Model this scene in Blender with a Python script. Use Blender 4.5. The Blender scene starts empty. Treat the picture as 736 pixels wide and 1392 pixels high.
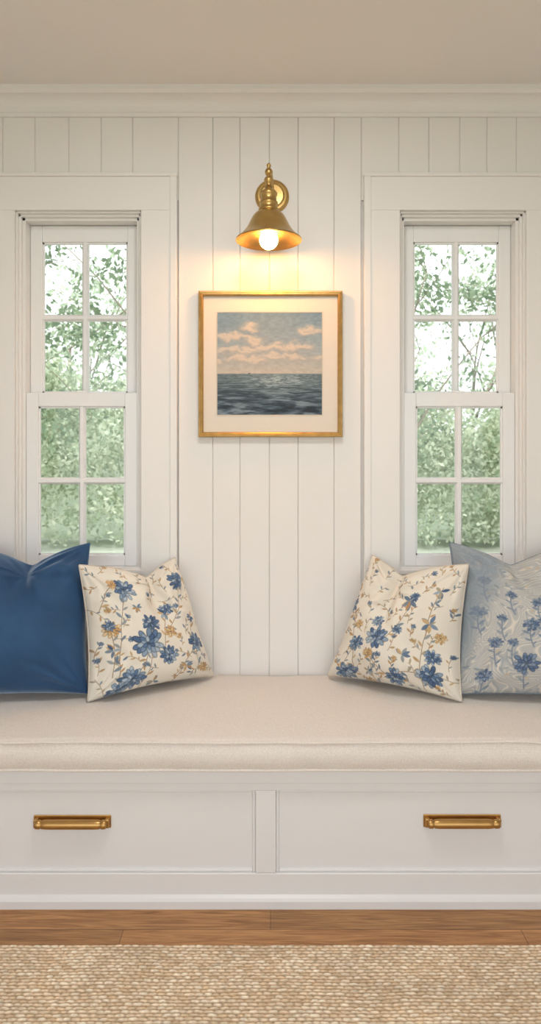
import bpy, math, random
import numpy as np
from mathutils import Vector, Matrix

scene = bpy.context.scene
COL = scene.collection
try:
    scene.view_settings.view_transform = 'Standard'
    scene.view_settings.look = 'None'
except Exception:
    pass
scene.view_settings.exposure = 0.0

# ------------------------------------------------------------------ helpers
def lin(r, g, b):
    def f(c):
        c = c / 255.0
        return c / 12.92 if c <= 0.04045 else ((c + 0.055) / 1.055) ** 2.4
    return (f(r), f(g), f(b), 1.0)

def linarr(a):
    a = np.clip(a / 255.0, 0, 1)
    return np.where(a <= 0.04045, a / 12.92, ((a + 0.055) / 1.055) ** 2.4)

def new_mat(name):
    m = bpy.data.materials.new(name)
    m.use_nodes = True
    nt = m.node_tree
    b = nt.nodes.get('Principled BSDF')
    return m, nt, b

def N(nt, typ, **kw):
    n = nt.nodes.new(typ)
    for k, v in kw.items():
        setattr(n, k, v)
    return n

def simple_mat(name, col, rough=0.5, metal=0.0, var=0.04, vscale=4.0, bump=0.0, bscale=200.0, spec=0.5):
    m, nt, b = new_mat(name)
    b.inputs['Roughness'].default_value = rough
    b.inputs['Metallic'].default_value = metal
    b.inputs['Specular IOR Level'].default_value = spec
    tc = N(nt, 'ShaderNodeTexCoord')
    no = N(nt, 'ShaderNodeTexNoise')
    no.inputs['Scale'].default_value = vscale
    no.inputs['Detail'].default_value = 4
    nt.links.new(tc.outputs['Object'], no.inputs['Vector'])
    mx = N(nt, 'ShaderNodeMix', data_type='RGBA')
    c = Vector(col[:3])
    mx.inputs[6].default_value = (*[x * (1 - var) for x in c], 1)
    mx.inputs[7].default_value = (*[min(1, x * (1 + var)) for x in c], 1)
    nt.links.new(no.outputs['Fac'], mx.inputs[0])
    nt.links.new(mx.outputs[2], b.inputs['Base Color'])
    if bump > 0:
        n2 = N(nt, 'ShaderNodeTexNoise')
        n2.inputs['Scale'].default_value = bscale
        nt.links.new(tc.outputs['Object'], n2.inputs['Vector'])
        bp = N(nt, 'ShaderNodeBump')
        bp.inputs['Strength'].default_value = bump
        bp.inputs['Distance'].default_value = 0.002
        nt.links.new(n2.outputs['Fac'], bp.inputs['Height'])
        nt.links.new(bp.outputs['Normal'], b.inputs['Normal'])
    return m

def weave(nt, b, scale=420.0, strength=0.35, dist=0.001):
    tc = N(nt, 'ShaderNodeTexCoord')
    hs = []
    for d in ('X', 'Z', 'Y'):
        w = N(nt, 'ShaderNodeTexWave', wave_type='BANDS', bands_direction=d)
        w.inputs['Scale'].default_value = scale / 6.28
        w.inputs['Distortion'].default_value = 2.5
        w.inputs['Detail'].default_value = 2
        nt.links.new(tc.outputs['Object'], w.inputs['Vector'])
        hs.append(w)
    a = N(nt, 'ShaderNodeMath', operation='ADD')
    nt.links.new(hs[0].outputs['Fac'], a.inputs[0]); nt.links.new(hs[1].outputs['Fac'], a.inputs[1])
    a2 = N(nt, 'ShaderNodeMath', operation='ADD')
    nt.links.new(a.outputs[0], a2.inputs[0]); nt.links.new(hs[2].outputs['Fac'], a2.inputs[1])
    bp = N(nt, 'ShaderNodeBump')
    bp.inputs['Strength'].default_value = strength
    bp.inputs['Distance'].default_value = dist
    nt.links.new(a2.outputs[0], bp.inputs['Height'])
    nt.links.new(bp.outputs['Normal'], b.inputs['Normal'])
    return tc, a2

def obj_from(name, verts, faces, mat=None, smooth=False, parent=None, bevel=0.0, bseg=2):
    me = bpy.data.meshes.new(name)
    me.from_pydata([tuple(v) for v in verts], [], faces)
    me.validate(); me.update()
    if smooth:
        me.polygons.foreach_set('use_smooth', [True] * len(me.polygons))
    o = bpy.data.objects.new(name, me)
    COL.objects.link(o)
    if mat: me.materials.append(mat)
    if bevel > 0:
        m = o.modifiers.new('bevel', 'BEVEL'); m.width = bevel; m.segments = bseg
        m.limit_method = 'ANGLE'; m.angle_limit = math.radians(40)
    if parent: set_parent(o, parent)
    return o

def set_parent(o, p):
    o.parent = p
    o.matrix_parent_inverse = Matrix.Translation(p.location).inverted()

def empty(name, loc):
    e = bpy.data.objects.new(name, None)
    e.location = loc; e.empty_display_size = 0.1
    COL.objects.link(e)
    return e

class MB:
    """mesh collector"""
    def __init__(s): s.v = []; s.f = []
    def box(s, x0, x1, y0, y1, z0, z1):
        if x0 > x1: x0, x1 = x1, x0
        if y0 > y1: y0, y1 = y1, y0
        if z0 > z1: z0, z1 = z1, z0
        n = len(s.v)
        s.v += [(x0,y0,z0),(x1,y0,z0),(x1,y1,z0),(x0,y1,z0),(x0,y0,z1),(x1,y0,z1),(x1,y1,z1),(x0,y1,z1)]
        s.f += [tuple(n+i for i in q) for q in [(0,3,2,1),(4,5,6,7),(0,1,5,4),(1,2,6,5),(2,3,7,6),(3,0,4,7)]]
        return s
    def prism(s, poly, axis, a, b):
        n = len(s.v); k = len(poly)
        for t in (a, b):
            for p in poly:
                s.v.append((p[0], p[1], t) if axis == 'z' else (t, p[0], p[1]))
        s.f.append(tuple(n+i for i in range(k))[::-1])
        s.f.append(tuple(n+k+i for i in range(k)))
        for i in range(k):
            j = (i+1) % k
            s.f.append((n+i, n+j, n+k+j, n+k+i))
        return s
    def lathe(s, prof, c, axis='z', seg=48):
        n = len(s.v); k = len(prof)
        for i in range(seg):
            a = 2*math.pi*i/seg
            for r, h in prof:
                if axis == 'z': s.v.append((c[0]+r*math.cos(a), c[1]+r*math.sin(a), c[2]+h))
                elif axis == 'y': s.v.append((c[0]+r*math.cos(a), c[1]+h, c[2]+r*math.sin(a)))
                else: s.v.append((c[0]+h, c[1]+r*math.cos(a), c[2]+r*math.sin(a)))
        for i in range(seg):
            i2 = (i+1) % seg
            for j in range(k-1):
                s.f.append((n+i*k+j, n+i2*k+j, n+i2*k+j+1, n+i*k+j+1))
        return s
    def tube(s, pts, rads, seg=8):
        n = len(s.v); k = len(pts)
        pts = [Vector(p) for p in pts]
        for i, p in enumerate(pts):
            d = (pts[min(i+1,k-1)] - pts[max(i-1,0)]).normalized()
            up = Vector((0,0,1)) if abs(d.z) < 0.9 else Vector((1,0,0))
            a = d.cross(up).normalized(); b = d.cross(a)
            r = rads[i] if hasattr(rads, '__len__') else rads
            for q in range(seg):
                t = 2*math.pi*q/seg
                s.v.append(tuple(p + a*math.cos(t)*r + b*math.sin(t)*r))
        for i in range(k-1):
            for q in range(seg):
                q2 = (q+1) % seg
                s.f.append((n+i*seg+q, n+i*seg+q2, n+(i+1)*seg+q2, n+(i+1)*seg+q))
        s.f.append(tuple(n+q for q in range(seg))[::-1])
        s.f.append(tuple(n+(k-1)*seg+q for q in range(seg)))
        return s
    def obj(s, name, mat, smooth=False, parent=None, bevel=0.0, bseg=2):
        o = obj_from(name, s.v, s.f, mat, smooth, parent, bevel, bseg)
        import bmesh
        bm = bmesh.new(); bm.from_mesh(o.data)
        bmesh.ops.recalc_face_normals(bm, faces=bm.faces)
        bm.to_mesh(o.data); bm.free()
        return o

def fast_mesh(name, V, F, mat, colors=None, smooth=True):
    me = bpy.data.meshes.new(name)
    me.vertices.add(len(V)); me.vertices.foreach_set('co', V.astype(np.float32).ravel())
    m, k = F.shape
    me.loops.add(m*k); me.loops.foreach_set('vertex_index', F.astype(np.int32).ravel())
    me.polygons.add(m); me.polygons.foreach_set('loop_start', np.arange(0, m*k, k, dtype=np.int32))
    try: me.polygons.foreach_set('loop_total', np.full(m, k, dtype=np.int32))
    except Exception: pass
    me.update(calc_edges=True)
    me.polygons.foreach_set('use_smooth', np.full(m, smooth, dtype=bool))
    if colors is not None:
        ca = me.color_attributes.new('Col', 'FLOAT_COLOR', 'POINT')
        c4 = np.ones((len(V), 4), dtype=np.float32); c4[:, :3] = colors
        ca.data.foreach_set('color', c4.ravel())
    me.materials.append(mat)
    o = bpy.data.objects.new(name, me); COL.objects.link(o)
    return o

_rt = np.random.RandomState(7).rand(8, 256, 256)
def vnoise(x, y, k=0):
    xi = np.floor(x).astype(int); yi = np.floor(y).astype(int)
    fx = x - xi; fy = y - yi
    fx = fx*fx*(3-2*fx); fy = fy*fy*(3-2*fy)
    T = _rt[k % 8]
    g = lambda a, b: T[a & 255, b & 255]
    return (g(xi,yi)*(1-fx)*(1-fy) + g(xi+1,yi)*fx*(1-fy) + g(xi,yi+1)*(1-fx)*fy + g(xi+1,yi+1)*fx*fy)
def fbm(x, y, o=4, k=0):
    s = 0; a = 0.5; t = 0
    for i in range(o):
        s = s + a*vnoise(x*2**i + 13.7*i, y*2**i + 5.1*i, k+i); t += a; a *= 0.5
    return s/t

# ------------------------------------------------------------------ blueprint (metres, wall face y=0)
CAMD, CAMZ, F = 2.49, 1.31, 912.0
S = F/CAMD
wx = lambda p: (p-367.5)/S
wz = lambda p: CAMZ-(p-620)/S
CEIL = 2.655
AX = 1.45

# ------------------------------------------------------------------ materials
M_wall = simple_mat('painted_shiplap', (0.83, 0.81, 0.79, 1), 0.45, var=0.02, bump=0.05, bscale=60)
M_trim = simple_mat('trim_paint', (0.84, 0.825, 0.808, 1), 0.35, var=0.015)
M_sash = simple_mat('sash_paint', (0.86, 0.865, 0.87, 1), 0.35, var=0.01)
M_ceil = simple_mat('ceiling_paint', (0.84, 0.815, 0.78, 1), 0.7, var=0.02, bump=0.04, bscale=80)
M_bench = simple_mat('bench_paint', (0.77, 0.77, 0.775, 1), 0.38, var=0.015)
M_brass = simple_mat('aged_brass', (0.55, 0.37, 0.14, 1), 0.30, metal=1.0, var=0.18, vscale=30, bump=0.1, bscale=120)
M_brass2 = simple_mat('brushed_brass', (0.50, 0.30, 0.11, 1), 0.36, metal=1.0, var=0.2, vscale=18, bump=0.12, bscale=90)
M_gold = simple_mat('gilt_frame', (0.52, 0.33, 0.12, 1), 0.35, metal=0.9, var=0.3, vscale=40, bump=0.3, bscale=90)
M_mat = simple_mat('mat_board', lin(226, 218, 206), 0.9, var=0.02, vscale=60)

# glass
M_glass, nt, b = new_mat('window_glass')
nt.nodes.remove(b)
out = nt.nodes['Material Output']
tr = N(nt, 'ShaderNodeBsdfTransparent'); tr.inputs[0].default_value = (0.97, 0.985, 0.98, 1)
gl = N(nt, 'ShaderNodeBsdfGlossy'); gl.inputs['Roughness'].default_value = 0.02
fr = N(nt, 'ShaderNodeFresnel'); fr.inputs[0].default_value = 1.35
ms = N(nt, 'ShaderNodeMixShader')
nt.links.new(fr.outputs[0], ms.inputs[0]); nt.links.new(tr.outputs[0], ms.inputs[1]); nt.links.new(gl.outputs[0], ms.inputs[2])
nt.links.new(ms.outputs[0], out.inputs[0])

# ------------------------------------------------------------------ wall_back
OPX, OPH = 0.7105, 0.2335
OZ0, OZ1 = 0.887, wz(288)
mb = MB()
YB0, YB1 = 0.010, 0.17
for x0, x1, z0, z1 in [(-AX-0.15, -OPX-OPH, 0, CEIL), (-OPX+OPH, OPX-OPH, 0, CEIL), (OPX+OPH, AX+0.15, 0, CEIL),
                       (-OPX-OPH, -OPX+OPH, 0, OZ0), (-OPX-OPH, -OPX+OPH, OZ1, CEIL),
                       (OPX-OPH, OPX+OPH, 0, OZ0), (OPX-OPH, OPX+OPH, OZ1, CEIL)]:
    mb.box(x0, x1, YB0, YB1, z0, z1)
def plank(x0, x1, z0, z1):
    g, c = 0.0003, 0.0024
    mb.prism([(x0+g, .0105), (x0+g, .0027), (x0+g+c, 0), (x1-g-c, 0), (x1-g, .0027), (x1-g, .0105)], 'z', z0, z1)
cent = [wx(p) for p in (242, 289, 326, 366, 405, 454, 491)]
for a, bb in zip(cent[:-1], cent[1:]): plank(a, bb, 0.0, CEIL)
le = [-AX, -1.36, -1.24, -1.12] + [wx(p) for p in (3, 47, 93, 137, 180, 242)]
re_ = [wx(p) for p in (491, 542, 583, 625, 662, 702, 745)] + [1.15, 1.27, 1.38, AX]
for L in (le, re_):
    for a, bb in zip(L[:-1], L[1:]):
        plank(a, bb, 2.26, CEIL); plank(a, bb, 0.0, 0.84)
        if min(abs(a), abs(bb)) > 1.0: plank(a, bb, 0.84, 2.26)
wall = mb.obj('wall_back', M_wall)

# side walls (alcove + wider room)
for sgn, nm in ((-1, 'wall_left'), (1, 'wall_right')):
    m2 = MB()
    m2.box(sgn*AX, sgn*(AX+0.12), -0.62, 0.012, 0, CEIL)
    m2.box(sgn*AX, sgn*2.6, -0.74, -0.62, 0, CEIL)
    m2.box(sgn*2.6, sgn*2.72, -3.6, -0.62, 0, CEIL)
    m2.obj(nm, M_wall)
MB().box(-2.72, 2.72, -3.6, 0.17, CEIL, CEIL+0.15).obj('ceiling', M_ceil)

# crown trim
prof = [(0.0, wz(160)), (-0.010, wz(160)), (-0.012, wz(160)+0.012), (-0.017, wz(160)+0.014)]
for i in range(9):
    t = i/8*math.pi/2
    prof.append((-0.017-0.04*(1-math.cos(t)), wz(160)+0.014+0.048*math.sin(t)))
prof += [(-0.062, 2.634), (-0.066, 2.638), (-0.066, CEIL), (0.0, CEIL)]
MB().prism(prof, 'x', -AX, AX).obj('trim_1', M_trim)

# ------------------------------------------------------------------ windows
def make_window(idx, cx):
    e = empty('window_%d' % idx, (cx, 0, 1.5))
    c = MB()
    L, R = cx-OPH, cx+OPH
    cw = 0.106
    c.box(L-cw, L, -0.020, 0.001, OZ0-cw, OZ1+0.0)
    c.box(R, R+cw, -0.020, 0.001, OZ0-cw, OZ1+0.0)
    c.box(L-cw, R+cw, -0.0205, 0.001, OZ1, wz(243))
    c.box(L, R, -0.020, 0.001, OZ0-cw, OZ0)
    c.obj('casing', M_trim, parent=e, bevel=0.0015)
    c = MB()
    for (a, s_) in ((L-cw, -1), (R+cw, 1)):
        c.box(a, a+s_*0.026, -0.024, 0.001, OZ0-cw, wz(243)+0.002)
    c.box(L-cw-0.028, R+cw+0.028, -0.027, 0.001, wz(243), wz(238))
    c.obj('back_band', M_trim, parent=e, bevel=0.003)
    c = MB()
    for y0, t in ((-0.006, 0.006), (0.010, 0.014), (0.026, 0.0245)):
        c.box(L, L+t, y0, 0.17, OZ0, OZ1); c.box(R-t, R, y0, 0.17, OZ0, OZ1)
        c.box(L, R, y0, 0.17, OZ1-t, OZ1)
    c.box(L-0.004, R+0.004, -0.026, 0.03, OZ0-0.012, OZ0+0.004)
    c.box(L, R, 0.0, 0.19, OZ0-0.01, OZ0+0.010)
    c.obj('jamb', M_trim, parent=e, bevel=0.0015)
    def sash(nm, y0, y1, sx, gz0, gz1, zb, zt, gh=0.163):
        c = MB()
        c.box(cx-sx, cx-gh, y0, y1, zb, zt); c.box(cx+gh, cx+sx, y0, y1, zb, zt)
        c.box(cx-gh, cx+gh, y0, y1, zb, gz0); c.box(cx-gh, cx+gh, y0, y1, gz1, zt)
        c.obj(nm, M_sash, parent=e, bevel=0.003)
        c = MB(); ym = (y0+y1)/2
        bw = 0.006
        c.box(cx-gh, cx-gh+bw, y0+0.008, ym, gz0, gz1); c.box(cx+gh-bw, cx+gh, y0+0.008, ym, gz0, gz1)
        c.box(cx-gh, cx+gh, y0+0.008, ym, gz0, gz0+bw); c.box(cx-gh, cx+gh, y0+0.008, ym, gz1-bw, gz1)
        zm = (gz0+gz1)/2; w = 0.0125
        c.prism([(cx-w, ym+0.006), (cx-w, ym-0.006), (cx-w*0.45, y0+0.002), (cx+w*0.45, y0+0.002), (cx+w, ym-0.006), (cx+w, ym+0.006)], 'z', gz0, gz1)
        for zz in (zm,):
            c.prism([(ym+0.0055, zz-w), (ym-0.006, zz-w), (y0+0.0025, zz-w*0.45), (y0+0.0025, zz+w*0.45), (ym-0.006, zz+w), (ym+0.0055, zz+w)], 'x', cx-gh, cx+gh)
        c.obj(nm+'_muntins', M_sash, parent=e)
        MB().box(cx-gh-0.004, cx+gh+0.004, ym-0.0015, ym+0.0015, gz0-0.004, gz1+0.004).obj(nm+'_glass', M_glass, parent=e)
    sash('lower_sash', 0.030, 0.066, OPH-0.025, 0.938, 1.496, OZ0+0.010, 1.548)
    sash('upper_sash', 0.074, 0.110, OPH-0.025, 1.552, 2.128, 1.500, 2.190)
    c = MB()
    c.box(cx-0.02, cx+0.02, 0.034, 0.060, 1.548, 1.556)
    c.obj('sash_lock', M_sash, parent=e, bevel=0.002)
make_window(1, -OPX)
make_window(2, OPX)

# ------------------------------------------------------------------ bench
bench = empty('window_seat_bench', (0, -0.3, 0))
BF = -0.540
c = MB()
BL_, BR_ = -AX, AX
c.box(BL_, BR_, -0.515, -0.002, 0.0, 0.395)
c.obj('carcass', M_bench, parent=bench)
c = MB()
z0p, z1p = 0.097, 0.337
xm0, xm1 = -0.044, 0.016
c.box(BL_, BR_, BF, -0.514, z1p, 0.360)
c.box(BL_, BR_, BF, -0.514, 0.0, z0p)
c.box(xm0, xm1, BF, -0.514, z0p, z1p)
c.box(BL_, -1.13, BF, -0.514, z0p, z1p)
c.box(1.13, BR_, BF, -0.514, z0p, z1p)
c.obj('face_frame', M_bench, parent=bench, bevel=0.0025)
c = MB()
for a, bb in ((-1.13, xm0), (xm1, 1.13)):
    w = 0.009
    c.box(a, a+w, -0.534, -0.514, z0p, z1p); c.box(bb-w, bb, -0.534, -0.514, z0p, z1p)
    c.box(a+w, bb-w, -0.534, -0.514, z0p, z0p+w); c.box(a+w, bb-w, -0.534, -0.514, z1p-w, z1p)
c.obj('panel_moulding', M_bench, parent=bench, bevel=0.003)
c = MB()
for a, bb in ((-1.13, xm0), (xm1, 1.13)):
    c.box(a+0.0090, bb-0.0090, -0.528, -0.514, z0p+0.0090, z1p-0.0090)
c.obj('drawer_fronts', M_bench, parent=bench)
c = MB()
c.box(BL_, BR_, -0.547, -0.5, 0.360, 0.398)
c.obj('top_rail', M_bench, parent=bench, bevel=0.003)
c = MB()
c.prism([(-0.514, 0), (-0.552, 0), (-0.552, 0.022), (-0.549, 0.030), (-0.541, 0.036), (-0.514, 0.036)], 'x', BL_, BR_)
c.obj('base_moulding', M_bench, parent=bench)

def pull(cx, cz):
    y = -0.528
    e = empty('brass_drawer_pull', (cx, y, cz))
    c = MB()
    h = 0.0185
    c.box(cx-0.113, cx+0.113, y-0.004, y, cz-h, cz+h)
    c.obj('backplate', M_brass2, parent=e, bevel=0.0015)
    c = MB()
    for s_ in (-1, 1):
        c.box(cx+s_*0.110, cx+s_*0.097, y-0.018, y-0.003, cz-h*0.7, cz+h*0.7)
    c.obj('end_posts', M_brass2, parent=e, bevel=0.003)
    c = MB()
    pr = [(0.0, -0.104), (0.0095, -0.104), (0.0125, -0.101), (0.0130, -0.09), (0.0105, -0.087), (0.0125, -0.083)]
    pr += [(0.0135, -0.07), (0.0135, 0.07)]
    pr += [(0.0125, 0.083), (0.0105, 0.087), (0.0130, 0.09), (0.0125, 0.101), (0.0095, 0.104), (0.0, 0.104)]
    c.lathe(pr, (cx, y-0.019, cz), axis='x', seg=28)
    c.obj('grip_bar', M_brass2, smooth=True, parent=e)
pull(-0.579, 0.243)
pull(0.560, 0.245)

# ------------------------------------------------------------------ seat cushion
M_linen, nt, b = new_mat('oatmeal_linen')
tc, wv = weave(nt, b, 900, 0.22, 0.0010)
b.inputs['Roughness'].default_value = 0.95
b.inputs['Sheen Weight'].default_value = 0.2
n1 = N(nt, 'ShaderNodeTexNoise'); n1.inputs['Scale'].default_value = 260; n1.inputs['Detail'].default_value = 3
nt.links.new(tc.outputs['Object'], n1.inputs['Vector'])
mx = N(nt, 'ShaderNodeMix', data_type='RGBA')
mx.inputs[6].default_value = lin(208, 200, 192); mx.inputs[7].default_value = lin(246, 240, 234)
nt.links.new(n1.outputs['Fac'], mx.inputs[0]); nt.links.new(mx.outputs[2], b.inputs['Base Color'])

def cush_top(x, y):
    t = np.clip((-y)/0.56, 0, 1)
    return 0.497 + 0.018*np.sin(np.pi*np.clip(t, 0, 1))**0.8 - 0.006*t
prof = []
prof += [(-0.006, 0.400)]
prof += [(-0.006, 0.45), (-0.006, 0.485)]
ys = np.linspace(-0.012, -0.535, 44)
for y in ys: prof.append((y, float(cush_top(0, y))))
zE = float(cush_top(0, -0.535))
for i in range(1, 9):
    t = i/8*math.pi/2
    prof.append((-0.535-0.027*math.sin(t), zE-0.013*(1-math.cos(t))))
for z in np.linspace(0.472, 0.412, 9):
    q = (z-0.443)/0.034
    prof.append((-0.560-0.010*(1-q*q), float(z)))
for i in range(1, 6):
    t = i/5*math.pi/2
    prof.append((-0.560+0.012*(1-math.cos(t)), 0.410-0.010*math.sin(t)))
prof = np.array(prof); K = len(prof)
nx = 360
xs = np.linspace(-AX+0.004, AX-0.004, nx)
V = np.zeros((nx, K, 3))
V[:, :, 0] = xs[:, None]; V[:, :, 1] = prof[None, :, 0]; V[:, :, 2] = prof[None, :, 1]
top = (prof[:, 1] > 0.47)
nz = fbm(xs[:, None]*4+50, prof[None, :, 0]*5+50, 3)-0.5
V[:, :, 2] += nz*0.012*top[None, :]
frontm = (prof[:, 0] < -0.5)
nz2 = fbm(xs[:, None]*7+20, prof[None, :, 1]*14+50, 3, 2)-0.5
V[:, :, 1] += nz2*0.007*frontm[None, :]
idx = np.arange(nx*K).reshape(nx, K)
A = idx[:-1, :-1].ravel(); B = idx[1:, :-1].ravel(); C = idx[1:, 1:].ravel(); D = idx[:-1, 1:].ravel()
cushion = fast_mesh('bench_seat_cushion', V.reshape(-1, 3), np.stack([A, B, C, D], 1), M_linen)
obj_from('cushion_ends', np.concatenate([V[0], V[-1]]), [tuple(range(K)), tuple(range(K, 2*K))[::-1]], M_linen, parent=cushion)
def cush_pipe(z, y, nm):
    c = MB(); pts = []
    for x in np.linspace(-AX+0.006, AX-0.006, 160):
        w = (fbm(np.array([x*7+20]), np.array([z*14+50]), 3, 2)[0]-0.5)*0.007
        w2 = (fbm(np.array([x*4+50]), np.array([y*5+50]), 3)[0]-0.5)*0.012 if z > 0.45 else 0
        pts.append((x, y+w, z+w2))
    c.tube(pts, 0.0044, 8)
    c.obj(nm, M_linen, smooth=True, parent=cushion)
cush_pipe(0.486, -0.5612, 'piping_upper')
cush_pipe(0.4055, -0.5595, 'piping_lower')

# ------------------------------------------------------------------ floor and rug
M_floor, nt, b = new_mat('oak_floor')
tc = N(nt, 'ShaderNodeTexCoord')
br = N(nt, 'ShaderNodeTexBrick')
br.inputs['Scale'].default_value = 1.0
br.inputs['Brick Width'].default_value = 1.1; br.inputs['Row Height'].default_value = 0.0905
br.inputs['Mortar Size'].default_value = 0.0009; br.offset = 0.37
br.inputs['Color1'].default_value = (0.90, 0.90, 0.90, 1); br.inputs['Color2'].default_value = (1.12, 1.08, 1.05, 1)
br.inputs['Mortar'].default_value = (0.35, 0.31, 0.28, 1)
nt.links.new(tc.outputs['Object'], br.inputs['Vector'])
mp = N(nt, 'ShaderNodeMapping'); mp.inputs['Scale'].default_value = (2.6, 40, 1)
nt.links.new(tc.outputs['Object'], mp.inputs['Vector'])
gn = N(nt, 'ShaderNodeTexNoise'); gn.inputs['Scale'].default_value = 2.0; gn.inputs['Detail'].default_value = 8; gn.inputs['Distortion'].default_value = 1.6
nt.links.new(mp.outputs[0], gn.inputs['Vector'])
cr = N(nt, 'ShaderNodeValToRGB')
cr.color_ramp.elements[0].position = 0.28; cr.color_ramp.elements[0].color = lin(134, 90, 52)
cr.color_ramp.elements[1].position = 0.72; cr.color_ramp.elements[1].color = lin(196, 148, 98)
nt.links.new(gn.outputs['Fac'], cr.inputs[0])
mm = N(nt, 'ShaderNodeMix', data_type='RGBA', blend_type='MULTIPLY'); mm.inputs[0].default_value = 1.0
nt.links.new(cr.outputs[0], mm.inputs[6]); nt.links.new(br.outputs['Color'], mm.inputs[7])
nt.links.new(mm.outputs[2], b.inputs['Base Color'])
b.inputs['Roughness'].default_value = 0.45
MB().box(-2.72, 2.72, -3.6, 0.17, -0.15, 0.0).obj('floor', M_floor)

M_rug, nt, b = new_mat('jute_weave')
at = N(nt, 'ShaderNodeAttribute'); at.attribute_name = 'Col'
tc = N(nt, 'ShaderNodeTexCoord')
rn = N(nt, 'ShaderNodeTexNoise'); rn.inputs['Scale'].default_value = 420; rn.inputs['Detail'].default_value = 3
nt.links.new(tc.outputs['Object'], rn.inputs['Vector'])
bp = N(nt, 'ShaderNodeBump'); bp.inputs['Strength'].default_value = 0.5; bp.inputs['Distance'].default_value = 0.0015
nt.links.new(rn.outputs['Fac'], bp.inputs['Height']); nt.links.new(bp.outputs[0], b.inputs['Normal'])
nt.links.new(at.outputs['Color'], b.inputs['Base Color']); b.inputs['Roughness'].default_value = 1.0
b.inputs['Specular IOR Level'].default_value = 0.1
RX, RY0, RY1 = 1.30, -0.700, -2.30
gx = np.linspace(-RX, RX, 900); gy = np.linspace(RY0, RY1, 900)
X, Y = np.meshgrid(gx, gy, indexing='ij')
row = 0.0105; col = 0.0215
Xw = X + (fbm(X*22, Y*60, 2, 1)-0.5)*0.018; Yw = Y + (fbm(X*5+9, Y*8, 2, 2)-0.5)*0.010+(fbm(X*60+9, Y*60, 2, 2)-0.5)*0.003
r = np.floor(Yw/row); ph = Xw/col + 0.5*(r % 2) + 0.35*vnoise(r*3.3, r*0+0.5, 3)
ci = np.floor(ph)
a = np.abs(np.sin(np.pi*(Yw/row))); bq = np.abs(np.sin(np.pi*ph))
kn = (a**0.55)*(0.30+0.70*bq**0.35)
rv = _rt[4][(r.astype(int)*7) & 255, (ci.astype(int)) & 255]
H = 0.006 + 0.0042*kn*(0.75+0.4*rv) + 0.001*fbm(X*120, Y*160, 2, 3)
edge = np.minimum(np.minimum(RX-np.abs(X), RY0-Y), Y-RY1)
H *= np.clip(edge/0.006, 0, 1)**0.5
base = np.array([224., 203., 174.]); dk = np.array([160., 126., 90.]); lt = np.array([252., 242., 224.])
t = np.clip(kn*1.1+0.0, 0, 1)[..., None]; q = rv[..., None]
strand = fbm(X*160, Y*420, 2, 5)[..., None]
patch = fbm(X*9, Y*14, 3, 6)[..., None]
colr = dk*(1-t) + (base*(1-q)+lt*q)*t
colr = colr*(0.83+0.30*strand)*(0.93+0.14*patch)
idx = np.arange(X.size).reshape(X.shape)
A = idx[:-1, :-1].ravel(); B = idx[1:, :-1].ravel(); C = idx[1:, 1:].ravel(); D = idx[:-1, 1:].ravel()
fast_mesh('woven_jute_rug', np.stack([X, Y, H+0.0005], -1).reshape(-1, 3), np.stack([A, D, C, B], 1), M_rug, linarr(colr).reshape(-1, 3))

# ------------------------------------------------------------------ painting
pe = empty('framed_seascape_painting', (0, -0.01, 1.65))
sc = F/(CAMD-0.02)
px = lambda p: (p-367.5)/sc
pz = lambda p: CAMZ-(p-620)/sc
x0, x1, zt_, zb_ = px(269.5), px(465.5), pz(395.5), pz(594)
def frame_ring(x0, x1, z0, z1, prof, nm, mat):
    V = []; Fs = []; k = len(prof)
    cs = [(x0, z0, 1, 1), (x1, z0, -1, 1), (x1, z1, -1, -1), (x0, z1, 1, -1)]
    for cx_, cz_, sx, sz in cs:
        for ins, y in prof: V.append((cx_+sx*ins, y, cz_+sz*ins))
    for i in range(4):
        j = (i+1) % 4
        for q in range(k):
            q2 = (q+1) % k
            Fs.append((i*k+q, j*k+q, j*k+q2, i*k+q2))
    m_ = MB(); m_.v = V; m_.f = Fs
    return m_.obj(nm, mat, parent=pe)
frame_ring(x0, x1, zb_, zt_, [(0, -0.001), (0, -0.022), (0.003, -0.028), (0.008, -0.029), (0.010, -0.0265), (0.013, -0.027), (0.0165, -0.024), (0.018, -0.018), (0.018, -0.001)], 'gilt_frame', M_gold)
MB().box(x0+0.015, x1-0.015, -0.012, -0.001, zb_+0.015, zt_-0.015).obj('mat_board', M_mat, parent=pe)
ix0, ix1, iz1, iz0 = px(294.5), px(438), pz(424), pz(564)
M_bev = simple_mat('mat_bevel', lin(205, 196, 180), 0.8)
frame_ring(ix0-0.002, ix1+0.002, iz0-0.002, iz1+0.002, [(0, -0.0118), (0, -0.0135), (0.003, -0.0125), (0.003, -0.0118)], 'mat_bevel', M_bev)
M_paint, nt, b = new_mat('seascape_paint')
at = N(nt, 'ShaderNodeAttribute'); at.attribute_name = 'Col'
nt.links.new(at.outputs['Color'], b.inputs['Base Color']); b.inputs['Roughness'].default_value = 0.6
n_u, n_v = 300, 290
U, Vv = np.meshgrid(np.linspace(0, 1, n_u), np.linspace(0, 1, n_v), indexing='ij')
Tt = 1-Vv
skt = np.array([112., 140., 158.]); skm = np.array([144., 160., 168.]); skb = np.array([190., 182., 170.])
hz = 0.600
tt = np.clip(Tt/hz, 0, 1)[..., None]
sky = np.where(tt < 0.5, skt*(1-tt*2)+skm*tt*2, skm*(2-tt*2)+skb*(tt*2-1))
sky = sky + (fbm(U*30, Tt*50, 3, 2)[..., None]-0.5)*24
D_ = np.zeros_like(U)
rsd = random.Random(4)
puffs = []
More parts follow.
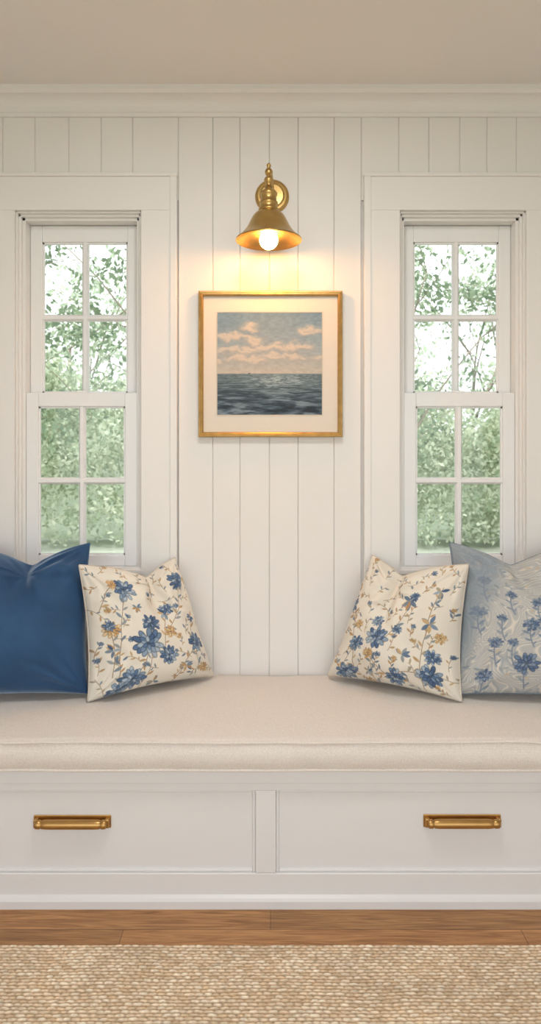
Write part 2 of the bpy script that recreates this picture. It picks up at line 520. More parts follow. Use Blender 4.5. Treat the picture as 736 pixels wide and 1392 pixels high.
for (cu, ct, n_, su) in [(0.14, 0.25, 18, 0.20), (0.33, 0.30, 12, 0.14), (0.86, 0.21, 8, 0.11), (0.45, 0.37, 18, 0.28), (0.78, 0.35, 14, 0.16), (0.12, 0.39, 12, 0.16), (0.62, 0.45, 18, 0.36), (0.2, 0.48, 12, 0.24), (0.3, 0.17, 4, 0.06)]:
    for k in range(n_):
        du_ = rsd.gauss(0, su*0.5)
        puffs.append((cu+du_, ct-rsd.random()*0.05*math.exp(-(du_/su*1.6)**2), rsd.uniform(0.04, 0.085), rsd.uniform(0.018, 0.034)))
wu = U+(fbm(U*11, Tt*16, 4, 1)-0.5)*0.14; wt = Tt+(fbm(U*11+8, Tt*16+3, 4, 2)-0.5)*0.095
lit = np.zeros_like(U)
for (cu, ct, ru, rt) in puffs:
    d2 = ((wu-cu)/ru)**2+((wt-ct)/rt)**2
    g_ = np.exp(-d2*0.9)
    lit = np.maximum(lit, g_*(1-np.clip((wt-ct)/rt*0.6+0.3, 0, 0.8)))
    D_ = np.maximum(D_, g_)
m = np.clip((D_-0.05)/0.85, 0, 1)[..., None]
shade = np.clip(lit*1.25-0.1, 0, 1)[..., None]
cloud = np.array([170., 165., 160.])*(1-shade)+np.array([218., 202., 182.])*shade
skc = sky*(1-m*0.82)+cloud*m*0.82
ts = np.clip((Tt-hz)/(1-hz), 0, 1)
sea = np.array([106., 122., 126.])*(1-ts[..., None]**0.5)+np.array([56., 74., 88.])*ts[..., None]**0.5
persp = 1/(ts+0.10)
wv_ = fbm(U*7*(0.5+persp*0.35)+0.6*persp, persp*11, 4, 4)
wv2 = fbm(U*22*(0.5+persp*0.2)+7, persp*26, 3, 6)
ww = np.clip((wv_-0.5)*5.2+(wv2-0.5)*3.0, -1.2, 1.6)
sea = sea + ww[..., None]*np.array([30., 32., 33.])*(0.4+0.75*ts[..., None])
glint = np.exp(-((U-0.6)/0.30)**2)*np.exp(-((ts-0.18)/0.20)**2)*np.clip(wv2*2.6-0.7, 0, 1)
sea = sea + glint[..., None]*np.array([84., 82., 76.])
foam = (np.clip(wv_-0.60, 0, 0.06)/0.06*np.clip(ts*2, 0, 1)*0.5)[..., None]
sea = sea*(1-foam)+np.array([136., 150., 154.])*foam
img = np.where((Tt > hz)[..., None], sea, skc)
hl = np.exp(-((Tt-hz)/0.006)**2)[..., None]
img = img*(1-hl*0.3)+np.array([80., 100., 112.])*hl*0.3
ship = ((np.abs(U-0.305) < 0.014) & (np.abs(Tt-hz+0.003) < 0.004)) | ((np.abs(U-0.31) < 0.004) & (Tt > hz-0.014) & (Tt < hz))
img[ship] = (88, 98, 104)
Vp = np.stack([ix0+(ix1-ix0)*U, np.full_like(U, -0.0124), iz0+(iz1-iz0)*Vv], -1).reshape(-1, 3)
idx = np.arange(n_u*n_v).reshape(n_u, n_v)
A = idx[:-1, :-1].ravel(); B = idx[1:, :-1].ravel(); C = idx[1:, 1:].ravel(); D = idx[:-1, 1:].ravel()
po = fast_mesh('seascape_canvas', Vp, np.stack([A, B, C, D], 1), M_paint, linarr(img).reshape(-1, 3), smooth=False)
set_parent(po, pe)

# ------------------------------------------------------------------ sconce
LX, LY = -0.006, -0.175
se = empty('brass_wall_sconce', (LX, -0.05, 2.2))
ls = F/(CAMD+LY)
lz = lambda p: CAMZ-(p-620)/ls
rim = lz(325)
PL = (0.006, 2.272)
c = MB()
c.lathe([(0, -0.024), (0.012, -0.024), (0.014, -0.019), (0.040, -0.018), (0.046, -0.014), (0.053, -0.013), (0.060, -0.009), (0.063, -0.004), (0.063, 0.0), (0.0, 0.0)], (PL[0], 0, PL[1]), axis='y', seg=64)
c.obj('backplate', M_brass, smooth=False, parent=se)
c = MB()
P0, P1, P2, P3 = Vector((PL[0], -0.015, PL[1])), Vector((PL[0], -0.08, PL[1]+0.01)), Vector((LX+0.006, -0.14, 2.315)), Vector((LX, LY, 2.300))
pts = []
for i in range(25):
    t = i/24
    pts.append(P0*(1-t)**3+P1*3*t*(1-t)**2+P2*3*t*t*(1-t)+P3*t**3)
c.tube(pts, 0.0075, 14)
c.obj('arm', M_brass, smooth=True, parent=se)
c = MB()
c.lathe([(0.0, 0.262), (0.004, 0.261), (0.0075, 0.256), (0.0075, 0.250), (0.004, 0.246), (0.004, 0.244), (0.010, 0.241), (0.0135, 0.234), (0.0135, 0.228), (0.010, 0.221),
         (0.006, 0.219), (0.006, 0.216), (0.012, 0.213), (0.016, 0.206), (0.016, 0.199), (0.011, 0.192), (0.009, 0.188), (0.009, 0.182), (0.014, 0.180), (0.015, 0.172),
         (0.020, 0.168), (0.027, 0.163), (0.030, 0.157), (0.030, 0.152), (0.027, 0.150), (0.028, 0.128), (0.032, 0.126), (0.032, 0.120), (0.029, 0.118), (0.030, 0.105), (0.036, 0.102), (0.036, 0.097), (0.031, 0.095), (0.031, 0.088)],
        (LX, LY, rim), seg=40)
c.obj('socket_and_finial', M_brass, smooth=True, parent=se)
c = MB()
outp = [(0.030, 0.095), (0.038, 0.093), (0.047, 0.087), (0.054, 0.079), (0.060, 0.069), (0.066, 0.057), (0.073, 0.043), (0.081, 0.030), (0.091, 0.018), (0.102, 0.007), (0.110, 0.001), (0.1135, -0.001), (0.1145, -0.005), (0.1125, -0.0065)]
inp = [(r-0.0025, h-0.002) for r, h in outp[:-2]][::-1]
c.lathe(outp+inp, (LX, LY, rim), seg=72)
c.obj('shade', M_brass, smooth=True, parent=se)
M_bulb, nt, b = new_mat('warm_bulb')
b.inputs['Base Color'].default_value = (1, 0.8, 0.5, 1)
b.inputs['Emission Color'].default_value = (1.0, 0.47, 0.14, 1)
b.inputs['Emission Strength'].default_value = 92
c = MB()
bp_ = [(0, -0.032)]
for i in range(1, 15):
    t = -math.pi/2+i/15*math.pi*0.86
    bp_.append((0.032*math.cos(t), 0.032*math.sin(t)))
bp_ += [(0.014, 0.036), (0.013, 0.060), (0.0, 0.060)]
c.lathe(bp_, (LX, LY, rim-0.004), seg=40)
c.obj('bulb', M_bulb, smooth=True, parent=se)

# ------------------------------------------------------------------ pillows
def inv_bilin(p, c):
    BLp, BRp, TLp, TRp = [np.array(q, float) for q in c]
    u = v = 0.5
    for _ in range(12):
        P = BLp*(1-u)*(1-v)+BRp*u*(1-v)+TLp*(1-u)*v+TRp*u*v
        du = (BRp-BLp)*(1-v)+(TRp-TLp)*v; dv = (TLp-BLp)*(1-u)+(TRp-BRp)*u
        J = np.array([du, dv]).T
        d = np.linalg.solve(J, np.array(p, float)-P); u += d[0]; v += d[1]
    return u, v

class Canvas:
    def __init__(s, n, base, seed=1):
        s.n = n; s.g = np.linspace(0, 1, n); s.rng = random.Random(seed)
        s.U, s.V = np.meshgrid(s.g, s.g, indexing='ij')
        s.img = np.ones((n, n, 3))*np.array(base, float)
    def ell(s, cx, cy, a, b, ang, col, al=1.0, pointed=False):
        R = max(a, b)*1.1
        i0, i1 = max(0, int((cx-R)*(s.n-1))), min(s.n, int((cx+R)*(s.n-1))+2)
        j0, j1 = max(0, int((cy-R)*(s.n-1))), min(s.n, int((cy+R)*(s.n-1))+2)
        if i1 <= i0 or j1 <= j0: return
        u = s.U[i0:i1, j0:j1]-cx; v = s.V[i0:i1, j0:j1]-cy
        ca, sa = math.cos(ang), math.sin(ang)
        x = (u*ca+v*sa)/a; y = (-u*sa+v*ca)/b
        if pointed:
            d = np.abs(y)+x*x
        else: d = np.sqrt(x*x+y*y)
        w = np.clip((1-d)*min(a, b)*s.n*0.9+0.3, 0, 1)[..., None]*al
        s.img[i0:i1, j0:j1] = s.img[i0:i1, j0:j1]*(1-w)+np.array(col, float)*w
    def stem(s, p0, p1, bend, col, w=0.0045, leaves=0, lc=None, ls=0.03):
        p0 = np.array(p0); p1 = np.array(p1); d = p1-p0; L = np.hypot(*d); n = np.array([-d[1], d[0]])
        pm = (p0+p1)/2+n*bend
        K = max(8, int(L/0.003))
        pts = [(1-t)**2*p0+2*t*(1-t)*pm+t*t*p1 for t in np.linspace(0, 1, K)]
        for q in pts: s.ell(q[0], q[1], w, w, 0, col)
        for k in range(leaves):
            t = (k+0.7)/(leaves+0.3); q = pts[min(K-2, int(t*K))]; q2 = pts[min(K-1, int(t*K)+1)]
            a0 = math.atan2(q2[1]-q[1], q2[0]-q[0]); sd = 1 if k % 2 else -1
            aa = a0+sd*s.rng.uniform(0.6, 1.1); l = ls*s.rng.uniform(0.7, 1.25)
            cc = s.rng.choice(lc)
            s.ell(q[0]+math.cos(aa)*l, q[1]+math.sin(aa)*l, l, l*0.36, aa, cc, 0.92, True)
            s.ell(q[0]+math.cos(aa)*l, q[1]+math.sin(aa)*l, l*0.8, 0.0016, aa, [x*0.8 for x in cc], 0.7)
    def bloom(s, cx, cy, r, cols, core=None):
        rg = s.rng; ph = rg.uniform(0, 6)
        for ring, (n, d, a, bb) in enumerate([(11, 0.70, 0.36, 0.20), (9, 0.46, 0.30, 0.18), (6, 0.24, 0.24, 0.14)]):
            for i in range(n):
                an = ph+ring*0.4+i*2*math.pi/n+rg.uniform(-0.2, 0.2)
                rr = d*r*rg.uniform(0.82, 1.15); c = np.array(rg.choice(cols), float)
                x, y = cx+math.cos(an)*rr, cy+math.sin(an)*rr*0.85
                s.ell(x, y, a*r, bb*r, an, c*0.76, 0.9)
                s.ell(x+math.cos(an)*r*0.04, y+math.sin(an)*r*0.04, a*r*0.75, bb*r*0.66, an, np.minimum(c*1.1, 235))
        cc = core or [x*0.7 for x in cols[0]]
        s.ell(cx, cy, r*0.12, r*0.12, 0, cc)

BLUES = [(110, 132, 158), (88, 112, 144), (134, 152, 172), (76, 98, 130), (160, 174, 188)]
LEAF = [(130, 146, 160), (154, 160, 162), (190, 158, 118), (108, 126, 148), (176, 166, 142), (204, 174, 132), (188, 150, 108)]
BROWN = (158, 136, 112)
TANS = [(202, 168, 122), (188, 150, 106), (216, 190, 150)]

def floral_img(n, corners, blooms, stems, seed):
    cv = Canvas(n, (235, 229, 217), seed); rg = cv.rng
    iv = lambda p: inv_bilin(p, corners)
    bu = [(iv((x, y)), r/172, k) for x, y, r, k in blooms]
    placed = []
    for _ in range(900):
        u, v = rg.uniform(0.03, 0.97), rg.uniform(0.03, 0.97)
        if any(math.hypot(u-a[0], v-a[1]) < r*0.9+0.035 for a, r, k in bu): continue
        if any(math.hypot(u-a, v-b_) < 0.105 for a, b_ in placed): continue
        placed.append((u, v))
    for (u, v) in placed:
        an = rg.gauss(math.pi/2, 0.9); L = rg.uniform(0.04, 0.075)
        p1 = (u+math.cos(an)*L, v+math.sin(an)*L); p0 = (u-math.cos(an)*L, v-math.sin(an)*L)
        cv.stem(p0, p1, rg.uniform(-0.3, 0.3), BROWN, 0.0026, rg.choice([3, 4, 5]), LEAF, 0.020)
        if rg.random() < 0.5:
            cv.bloom(p1[0], p1[1], rg.uniform(0.016, 0.028), BLUES if rg.random() < 0.55 else TANS)
    for (a, b_, bend, lv) in stems:
        cv.stem(iv(a), iv(b_), bend, BROWN, 0.0032, int(lv*1.5), LEAF, 0.028)
    for (u, v), r, kind in bu:
        if kind == 0: cv.bloom(u, v, r, BLUES)
        elif kind == 1: cv.bloom(u, v, r, TANS, (130, 110, 96))
        else:
            for k in range(7):
                an = rg.uniform(0, 6.28)
                cv.ell(u+math.cos(an)*r*0.5, v+math.sin(an)*r*0.5, r*0.5, r*0.2, an, rg.choice(LEAF+BLUES), 1, True)
    return cv.img

def make_pillow(name, BL, BR, TL, TR, tf, tb, n, img, mat, du, dd, dw, pipe_mat=None, c_in=0.055, seed=0, lean=0.0):
    BL, BR, TL, TR = [np.array(q, float) for q in (BL, BR, TL, TR)]
    g = np.linspace(0, 1, n)
    u, v = np.meshgrid(g, g, indexing='ij')
    s_, t_ = 2*u-1, 2*v-1
    s2 = s_*(1-c_in*(1-np.abs(t_)**1.9)); t2 = t_*(1-c_in*0.8*(1-np.abs(s_)**1.9))
    dent = np.exp(-(np.abs(u-du)/dw)**1.35)
    t2 = t2-2*dd*dent*v**2.4
    s2 = s2-0.10*(s_-(2*du-1))*np.exp(-((u-du)/(dw*1.4))**2)*v**4
    uu, vv = (s2+1)/2, (t2+1)/2
    P = (BL*((1-uu)*(1-vv))[..., None]+BR*(uu*(1-vv))[..., None]+TL*((1-uu)*vv)[..., None]+TR*(uu*vv)[..., None])
    nrm = np.cross(BR-BL+TR-TL, TL-BL+TR-BR); nrm /= np.linalg.norm(nrm)
    h = (np.clip(1-np.abs(s_)**2.3, 0, 1)*np.clip(1-np.abs(t_)**2.3, 0, 1))**0.48
    h = h*(1-0.20*t_)
    cre = np.exp(-((u-du-lean*(1-v))/(dw*0.36*(0.6+0.6*(1-v))))**2)*np.clip((v-0.42)/0.58, 0, 1)**1.1
    sh = (np.exp(-((u-du-dw*0.95)/(dw*0.6))**2)+np.exp(-((u-du+dw*0.95)/(dw*0.6))**2))*np.clip((v-0.4)/0.6, 0, 1)*np.clip((1-v)*6, 0, 1)
    wr = (fbm(u*3.5+seed*3.1, v*3.5+seed, 3, seed)-0.5)
    wr2 = (fbm(u*9+seed*1.7+4*v, v*5+seed, 2, seed+1)-0.5)
    wk = 0
    for (cu, cvv) in ((0, 0), (1, 0), (0, 1), (1, 1)):
        dx, dy = u-cu, v-cvv; R = np.hypot(dx, dy)+1e-6; th = np.arctan2(np.abs(dy), np.abs(dx))
        wk = wk+np.sin(th*15+seed+cu*2+3*vnoise(R*6, th*3, seed))*np.exp(-((R-0.19)/0.13)**2)*1.0
    dx, dy = u-du, v-(1-dd); R = np.hypot(dx, dy); th = np.arctan2(dy, dx)
    wk = wk+np.sin(th*8+seed*2+3*vnoise(R*7, th*2+9, seed))*np.exp(-((R-0.24)/0.14)**2)*1.5
    edgef = np.clip(h*3, 0, 1)
    hf = tf*(h*(1-0.72*cre)+0.18*sh*h)+(wr*0.034+wr2*0.015+wk*0.0048)*edgef
    hb = tb*h*(1-0.6*cre)
    Pf = P+nrm*hf[..., None]; Pb = P-nrm*hb[..., None]
    V = np.concatenate([Pf.reshape(-1, 3), Pb.reshape(-1, 3)])
    fi = np.arange(n*n).reshape(n, n); bi = fi+n*n
    bi2 = bi.copy(); bi2[0] = fi[0]; bi2[-1] = fi[-1]; bi2[:, 0] = fi[:, 0]; bi2[:, -1] = fi[:, -1]
    q = lambda I: np.stack([I[:-1, :-1].ravel(), I[1:, :-1].ravel(), I[1:, 1:].ravel(), I[:-1, 1:].ravel()], 1)
    Fa = np.concatenate([q(fi), q(bi2)[:, ::-1]])
    used = np.unique(Fa); remap = np.zeros(len(V), int); remap[used] = np.arange(len(used)); Fa = remap[Fa]
    cols = None
    if img is not None:
        c1 = linarr(img).reshape(-1, 3); cols = np.concatenate([c1, c1])[used]
    V = V[used]
    def settle(V):
        zc = cush_top(V[:, 0], V[:, 1])+0.005
        V[:, 2] = np.maximum(V[:, 2], zc)
        V[:, 1] = np.minimum(V[:, 1], -0.003)
        return V
    V = settle(V)
    o = fast_mesh(name, V, Fa, mat, cols)
    if pipe_mat:
        ring = np.concatenate([P[:, 0], P[-1, 1:], P[-2::-1, -1], P[0, -2::-1]])
        ring = settle(ring.copy())[::2]
        c = MB(); c.tube([tuple(p) for p in ring]+[tuple(ring[0])], 0.0028, 7)
        c.obj('piping', pipe_mat, smooth=True, parent=o)
    return o

def cloth_mat(name, attr=True, col=None, rough=0.95, sheen=0.1, ws=900, st=0.35):
    m, nt, b = new_mat(name)
    tc, w = weave(nt, b, ws, st, 0.001)
    b.inputs['Roughness'].default_value = rough; b.inputs['Sheen Weight'].default_value = sheen
    b.inputs['Specular IOR Level'].default_value = 0.2
    if attr:
        at = N(nt, 'ShaderNodeAttribute'); at.attribute_name = 'Col'
        nt.links.new(at.outputs['Color'], b.inputs['Base Color'])
    else:
        n1 = N(nt, 'ShaderNodeTexNoise'); n1.inputs['Scale'].default_value = 6; n1.inputs['Detail'].default_value = 6
        nt.links.new(tc.outputs['Object'], n1.inputs['Vector'])
        mx = N(nt, 'ShaderNodeMix', data_type='RGBA')
        mx.inputs[6].default_value = (*[x*0.65 for x in col[:3]], 1); mx.inputs[7].default_value = (*[x*1.35 for x in col[:3]], 1)
        nt.links.new(n1.outputs['Fac'], mx.inputs[0]); nt.links.new(mx.outputs[2], b.inputs['Base Color'])
    return m
M_floral = cloth_mat('floral_linen')
M_pipe = cloth_mat('cream_piping', False, lin(212, 202, 188))
M_velvet = cloth_mat('blue_velvet', False, lin(50, 82, 120), 0.7, 1.0, 1500, 0.15)
M_velvet.node_tree.nodes['Principled BSDF'].inputs['Sheen Tint'].default_value = (0.55, 0.68, 0.85, 1)
M_velvet.node_tree.nodes['Principled BSDF'].inputs['Sheen Roughness'].default_value = 0.35
M_vine = cloth_mat('vine_print_cotton')
M_pipe2 = cloth_mat('grey_blue_piping', False, lin(124, 140, 156))

NP = 320
cL = [(122, 955), (280, 915), (113, 775), (235, 762)]
bl = [(153, 806, 17, 0), (182, 850, 14, 0), (178, 879, 22, 0), (203, 832, 12, 2), (206, 826, 10, 0), (224, 790, 15, 0), (136, 862, 12, 1), (134, 858, 8, 0), (246, 873, 15, 0), (162, 926, 17, 0), (205, 893, 14, 0),
      (148, 942, 12, 0), (140, 800, 8, 1), (208, 860, 10, 1), (230, 905, 11, 2), (256, 905, 8, 1), (138, 890, 10, 2), (190, 930, 9, 2), (190, 800, 8, 2), (258, 890, 8, 2), (216, 935, 8, 1), (165, 830, 8, 2), (240, 840, 9, 2)]
st = [((150, 945), (153, 810), 0.12, 9), ((170, 950), (180, 850), -0.15, 6), ((200, 905), (205, 830), 0.1, 5), ((205, 860), (226, 792), -0.12, 6), ((215, 940), (247, 872), 0.15, 6), ((140, 925), (134, 862), -0.1, 4), ((250, 910), (240, 835), 0.1, 4), ((125, 840), (140, 800), 0.1, 3), ((178, 878), (162, 928), 0.2, 4)]
imgL = floral_img(NP, cL, bl, st, 3)
make_pillow('floral_throw_pillow', (-0.592, -0.318, 0.515), (-0.205, -0.060, 0.515), (-0.648, -0.225, 0.944), (-0.348, -0.050, 0.952), 0.130, 0.065, NP, imgL, M_floral, 0.64, 0.125, 0.25, M_pipe, c_in=0.080, seed=1, lean=-0.12)

cR = [(458, 915), (627, 957), (509, 760), (634, 772)]
bl = [(494, 800, 10, 1), (490, 825, 13, 0), (540, 868, 17, 0), (508, 875, 12, 0), (528, 890, 9, 1), (580, 820, 15, 2), (604, 855, 13, 2), (600, 925, 16, 0), (560, 925, 13, 0), (490, 912, 14, 0), (572, 895, 11, 2), (538, 845, 9, 0),
      (612, 810, 11, 2), (510, 850, 7, 1), (566, 860, 7, 0), (520, 930, 8, 1), (585, 815, 8, 0), (476, 900, 8, 2), (606, 900, 11, 0), (560, 790, 7, 2), (525, 915, 8, 2), (500, 780, 7, 0), (615, 875, 8, 1)]
st = [((500, 925), (494, 802), -0.12, 8), ((530, 940), (540, 868), 0.12, 5), ((540, 880), (585, 815), -0.12, 7), ((590, 945), (606, 850), 0.12, 6), ((600, 870), (614, 805), 0.1, 5), ((560, 930), (528, 888), 0.15, 4), ((478, 920), (510, 872), 0.1, 4), ((545, 925), (600, 925), 0.25, 4), ((515, 860), (490, 822), 0.1, 4)]
imgR = floral_img(NP, cR, bl, st, 9)
make_pillow('floral_throw_pillow.001', (0.208, -0.060, 0.515), (0.619, -0.318, 0.515), (0.370, -0.050, 0.959), (0.670, -0.225, 0.946), 0.130, 0.065, NP, imgR, M_floral, 0.38, 0.125, 0.25, M_pipe, c_in=0.080, seed=2, lean=0.12)

make_pillow('velvet_throw_pillow', (-1.19, -0.35, 0.525), (-0.60, -0.275, 0.525), (-1.24, -0.13, 1.01), (-0.634, -0.10, 1.018), 0.130, 0.075, 200, None, M_velvet, 0.66, 0.155, 0.23, None, 0.06, seed=4, lean=-0.1)

# vine pillow
n = NP
cv = Canvas(n, (184, 186, 186), 5)
U, V2 = cv.U, cv.V
wxn = U*8+2.4*fbm(U*4, V2*4, 2, 1); wyn = V2*8+2.4*fbm(U*4+9, V2*4+3, 2, 2)
f1 = fbm(wxn, wyn, 2, 3); l1 = np.exp(-((f1 % 0.075-0.0375)/0.010)**2)[..., None]
cv.img = cv.img*(1-0.85*l1)+np.array([226., 219., 206.])*0.85*l1
l2 = np.exp(-((f1 % 0.15-0.06)/0.008)**2)[..., None]
cv.img = cv.img*(1-0.5*l2)+np.array([146., 156., 168.])*0.5*l2
rg = random.Random(11)
for k in range(110):
    u0, v0 = rg.random(), rg.random(); an = rg.uniform(0, 6.28)
    cv.ell(u0, v0, 0.020, 0.008, an, rg.choice([(156, 162, 168), (208, 200, 188), (134, 148, 164), (196, 180, 154)]), 0.7, True)
VB = [(140, 154, 172), (108, 128, 154), (88, 108, 140), (126, 142, 164)]
for (x, y, r) in [(0.10, 0.50, 0.045), (0.34, 0.17, 0.07), (0.37, 0.42, 0.048), (0.42, 0.58, 0.04), (0.28, 0.64, 0.032), (0.62, 0.30, 0.065), (0.70, 0.60, 0.055), (0.85, 0.25, 0.06), (0.55, 0.80, 0.05), (0.18, 0.30, 0.040), (0.85, 0.8, 0.05), (0.14, 0.72, 0.035), (0.48, 0.30, 0.04), (0.52, 0.10, 0.05), (0.13, 0.10, 0.045), (0.22, 0.46, 0.03), (0.27, 0.30, 0.03), (0.44, 0.44, 0.03)]:
    cv.stem((x+0.01, y-0.15), (x, y), 0.15, (122, 136, 156), 0.0036, 6, [(130, 146, 166), (152, 162, 174)], 0.021)
    cv.bloom(x, y, r, VB)
wl = np.clip((0.22-U+0.35*(V2-0.6))/0.10, 0, 1)[..., None]*0.7
cv.img = cv.img*(1-wl)+np.array([138., 152., 166.])*wl
make_pillow('vine_print_throw_pillow', (0.610, -0.275, 0.525), (1.20, -0.35, 0.525), (0.632, -0.10, 1.016), (1.25, -0.13, 1.01), 0.130, 0.075, n, cv.img, M_vine, 0.345, 0.155, 0.23, M_pipe2, 0.06, seed=6, lean=0.1)

# ------------------------------------------------------------------ unseen front wall, added with a wide opening to limit sky light from behind
m2 = MB()
m2.box(-2.72, -2.0, -3.72, -3.6, 0, CEIL); m2.box(2.0, 2.72, -3.72, -3.6, 0, CEIL); m2.box(-2.0, 2.0, -3.72, -3.6, 2.3, CEIL)
m2.obj('wall_front', M_wall)
# ------------------------------------------------------------------ unseen fill light added to brighten seat and rug, housed like a fixture
LYC = -1.3
cl_ = empty('added_ceiling_fill', (0, LYC, CEIL))
c = MB()
c.lathe([(0.0, 0.0), (0.24, 0.0), (0.25, -0.01), (0.25, -0.045), (0.235, -0.05), (0.225, -0.04), (0.0, -0.04)], (0, LYC, CEIL), seg=64)
c.obj('added_fill_pan', M_brass, smooth=False, parent=cl_)
ld = bpy.data.lights.new('added_fill_lamp', 'AREA'); ld.shape = 'DISK'; ld.size = 0.44; ld.energy = 15; ld.color = (1.0, 0.97, 0.935)
lo = bpy.data.objects.new('added_fill_disc', ld); lo.location = (0, LYC, CEIL-0.052); COL.objects.link(lo); set_parent(lo, cl_)

# ------------------------------------------------------------------ outdoors
M_lawn = simple_mat('lawn', (0.38, 0.41, 0.34, 1), 0.95, var=0.2, vscale=3)
MB().box(-40, 40, -40, 60, -0.3, -0.16).obj('ground', M_lawn)
M_bark = simple_mat('bark', lin(140, 130, 118), 0.95, var=0.2, vscale=12)
M_leaf, nt, b = new_mat('leaves')
nt.nodes.remove(b); out = nt.nodes['Material Output']
at = N(nt, 'ShaderNodeAttribute'); at.attribute_name = 'Col'
df = N(nt, 'ShaderNodeBsdfDiffuse'); tl = N(nt, 'ShaderNodeBsdfTranslucent'); mx = N(nt, 'ShaderNodeMixShader')
mx.inputs[0].default_value = 0.45
nt.links.new(at.outputs['Color'], df.inputs[0]); nt.links.new(at.outputs['Color'], tl.inputs[0])
nt.links.new(df.outputs[0], mx.inputs[1]); nt.links.new(tl.outputs[0], mx.inputs[2])
nt.links.new(mx.outputs[0], out.inputs[0])
garden = empty('garden_trees', (0, 7, -0.16))
def leaves(name, cent, sig, cnt, size, ca, cb, seed, gaps=0.0):
    rs = np.random.RandomState(seed)
    cent = np.array(cent); Kc = len(cent)
    P = np.repeat(cent, cnt, 0)+rs.randn(Kc*cnt, 3)*sig
    P[:, 2] = np.maximum(P[:, 2], -0.05)
    if gaps > 0:
        f = fbm(P[:, 0]*1.5+60+seed, P[:, 2]*1.5+60, 3, seed)+0.25*(vnoise(P[:, 0]*5+90, P[:, 2]*5+90, 2)-0.5)
        P = P[f > gaps]
    n_ = len(P)
    d = rs.randn(n_, 3); d /= np.linalg.norm(d, axis=1)[:, None]
    e = np.cross(d, rs.randn(n_, 3)); e /= np.linalg.norm(e, axis=1)[:, None]
    L = size*(0.6+0.8*rs.rand(n_))[:, None]
    V = np.stack([P-d*L, P+e*L*0.5, P+d*L, P-e*L*0.5], 1).reshape(-1, 3)
    V[:, 2] = np.maximum(V[:, 2], -0.15)
    Fq = np.arange(n_*4).reshape(-1, 4)
    t = rs.rand(n_)[:, None]
    cc = linarr(np.array(ca, float)*(1-t)+np.array(cb, float)*t)
    o = fast_mesh(name, V, Fq, M_leaf, np.repeat(cc, 4, 0), smooth=False)
    set_parent(o, garden)
    return o
def tree(x, y, h, seed, cnt, sig, size, ca, cb, keep=1.0, gaps=0.0):
    rg = random.Random(seed); c = MB(); ends = []
    def grow(p, d, L, r, lev):
        pts = [p.copy()]; rr = [r]; q = p.copy(); dd = d.copy(); k = 5
        kp = rg.random() < keep
        for i in range(k):
            dd = (dd+Vector((rg.uniform(-1, 1), rg.uniform(-1, 1), rg.uniform(-0.5, 0.8)))*0.16).normalized()
            q = q+dd*L/k; pts.append(q.copy()); rr.append(r*(1-0.5*(i+1)/k))
            if lev >= 2 and kp: ends.append(tuple(q))
        c.tube(pts, rr, 6)
        if lev < 3:
            for i in range(7 if lev == 0 else 4):
                b0 = pts[rg.randint(1 if lev else 2, k)]
                nd = (dd*0.45+Vector((rg.uniform(-1, 1), rg.uniform(-1, 1), rg.uniform(-0.3, 0.7)))).normalized()
                grow(b0, nd, L*rg.uniform(0.55, 0.8), rr[-1]*0.7, lev+1)
    grow(Vector((x, y, -0.16)), Vector((0, 0, 1)), h*0.5, 0.018*h/2.0, 0)
    c.obj('trunk_and_branches', M_bark, smooth=True, parent=garden)
    leaves('foliage', ends, sig, cnt, size, ca, cb, seed, gaps)
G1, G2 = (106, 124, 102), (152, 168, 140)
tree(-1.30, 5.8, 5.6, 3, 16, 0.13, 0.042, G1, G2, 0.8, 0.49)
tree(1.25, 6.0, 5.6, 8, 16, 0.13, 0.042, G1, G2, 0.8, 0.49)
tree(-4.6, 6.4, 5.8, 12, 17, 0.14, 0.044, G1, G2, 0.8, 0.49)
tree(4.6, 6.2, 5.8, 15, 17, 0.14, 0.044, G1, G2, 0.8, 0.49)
tree(-3.4, 10.8, 7.2, 22, 16, 0.22, 0.055, (166, 182, 158), (206, 214, 194), 0.8, 0.50)  # far leaves coloured paler to stand in for haze
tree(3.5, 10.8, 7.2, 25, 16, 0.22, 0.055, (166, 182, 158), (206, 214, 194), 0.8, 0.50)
rs = np.random.RandomState(5)
c = []
hx = rs.uniform(-8, 8, 1600); hh = 2.45+0.35*np.sin(hx*1.3)+0.3*np.sin(hx*2.9+1)
for xx, th in zip(hx, hh):
    zz = rs.rand()**0.75*th
    c.append((xx, 8.0+rs.rand()*0.8+0.25*zz, zz))
leaves('hedge', c, 0.17, 42, 0.05, (170, 186, 160), (230, 232, 212), 21)  # haze painted into the hedge's pale leaf colours
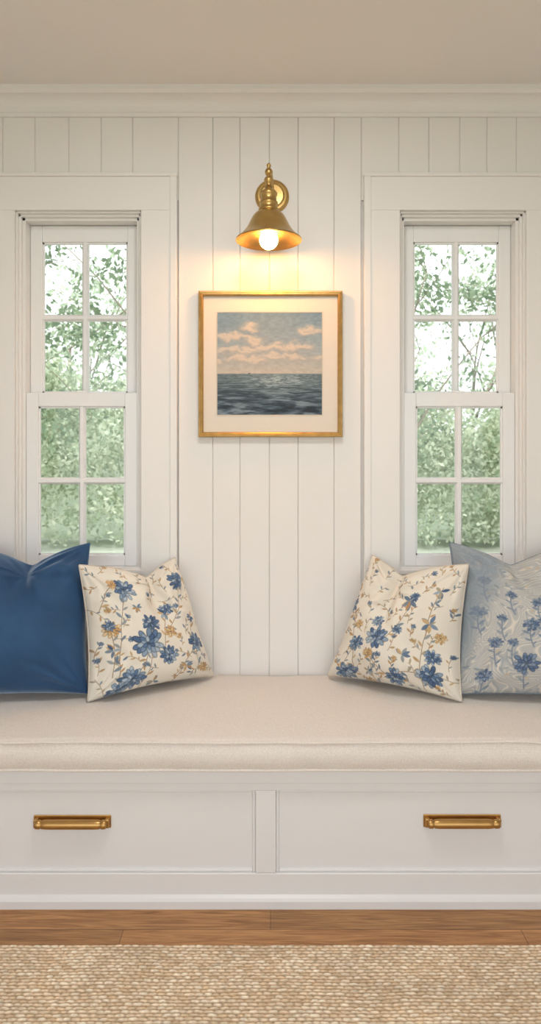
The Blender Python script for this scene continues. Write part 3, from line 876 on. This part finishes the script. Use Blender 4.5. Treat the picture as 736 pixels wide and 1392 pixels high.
hx = np.linspace(-9, 9, 200); hz_ = np.linspace(-0.14, 1, 30)
XX, ZZ = np.meshgrid(hx, hz_, indexing='ij')
topz = 2.2+0.35*np.sin(XX*1.3)+0.3*np.sin(XX*2.9+1)
Vh = np.stack([XX, 9.1+0.5*fbm(XX*1.5+30, ZZ*4+30, 3)+0.8*np.clip(ZZ, 0, 1)**3, np.where(ZZ < 0, ZZ, ZZ*topz)], -1)
colh = linarr(np.array([200., 210., 190.])+50*(fbm(XX*6+60, ZZ*14+9, 4, 3)[..., None]-0.4))  # pale bank colours carry the same painted haze
idx = np.arange(XX.size).reshape(XX.shape)
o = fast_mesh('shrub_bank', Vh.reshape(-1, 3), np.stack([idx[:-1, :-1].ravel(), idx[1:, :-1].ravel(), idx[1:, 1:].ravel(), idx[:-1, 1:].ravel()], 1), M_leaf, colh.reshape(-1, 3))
set_parent(o, garden)

# ------------------------------------------------------------------ world + sun
w = bpy.data.worlds.new('sky'); scene.world = w; w.use_nodes = True
nt = w.node_tree; bg = nt.nodes['Background']
bg.inputs[0].default_value = (0.95, 0.975, 1.0, 1); bg.inputs[1].default_value = 2.2
sd = bpy.data.lights.new('sun', 'SUN'); sd.energy = 4.2; sd.angle = math.radians(6); sd.color = (1, 0.98, 0.94)
so = bpy.data.objects.new('sun', sd); COL.objects.link(so)
so.rotation_euler = (Vector((0.25, -1, 2.5))).to_track_quat('Z', 'Y').to_euler()
so.location = (2, -8, 12)

# ------------------------------------------------------------------ camera
cd = bpy.data.cameras.new('camera'); cam = bpy.data.objects.new('camera', cd); COL.objects.link(cam)
cam.location = (0, -CAMD, CAMZ); cam.rotation_euler = (math.radians(90), 0, 0)
cd.sensor_fit = 'VERTICAL'; cd.sensor_height = 24.0; cd.sensor_width = 24.0
cd.lens = F*24.0/1392.0
cd.shift_y = -76.0/1392.0
cd.clip_start = 0.05; cd.clip_end = 200
cd.dof.use_dof = True; cd.dof.focus_distance = 2.2; cd.dof.aperture_fstop = 3.2
scene.camera = cam
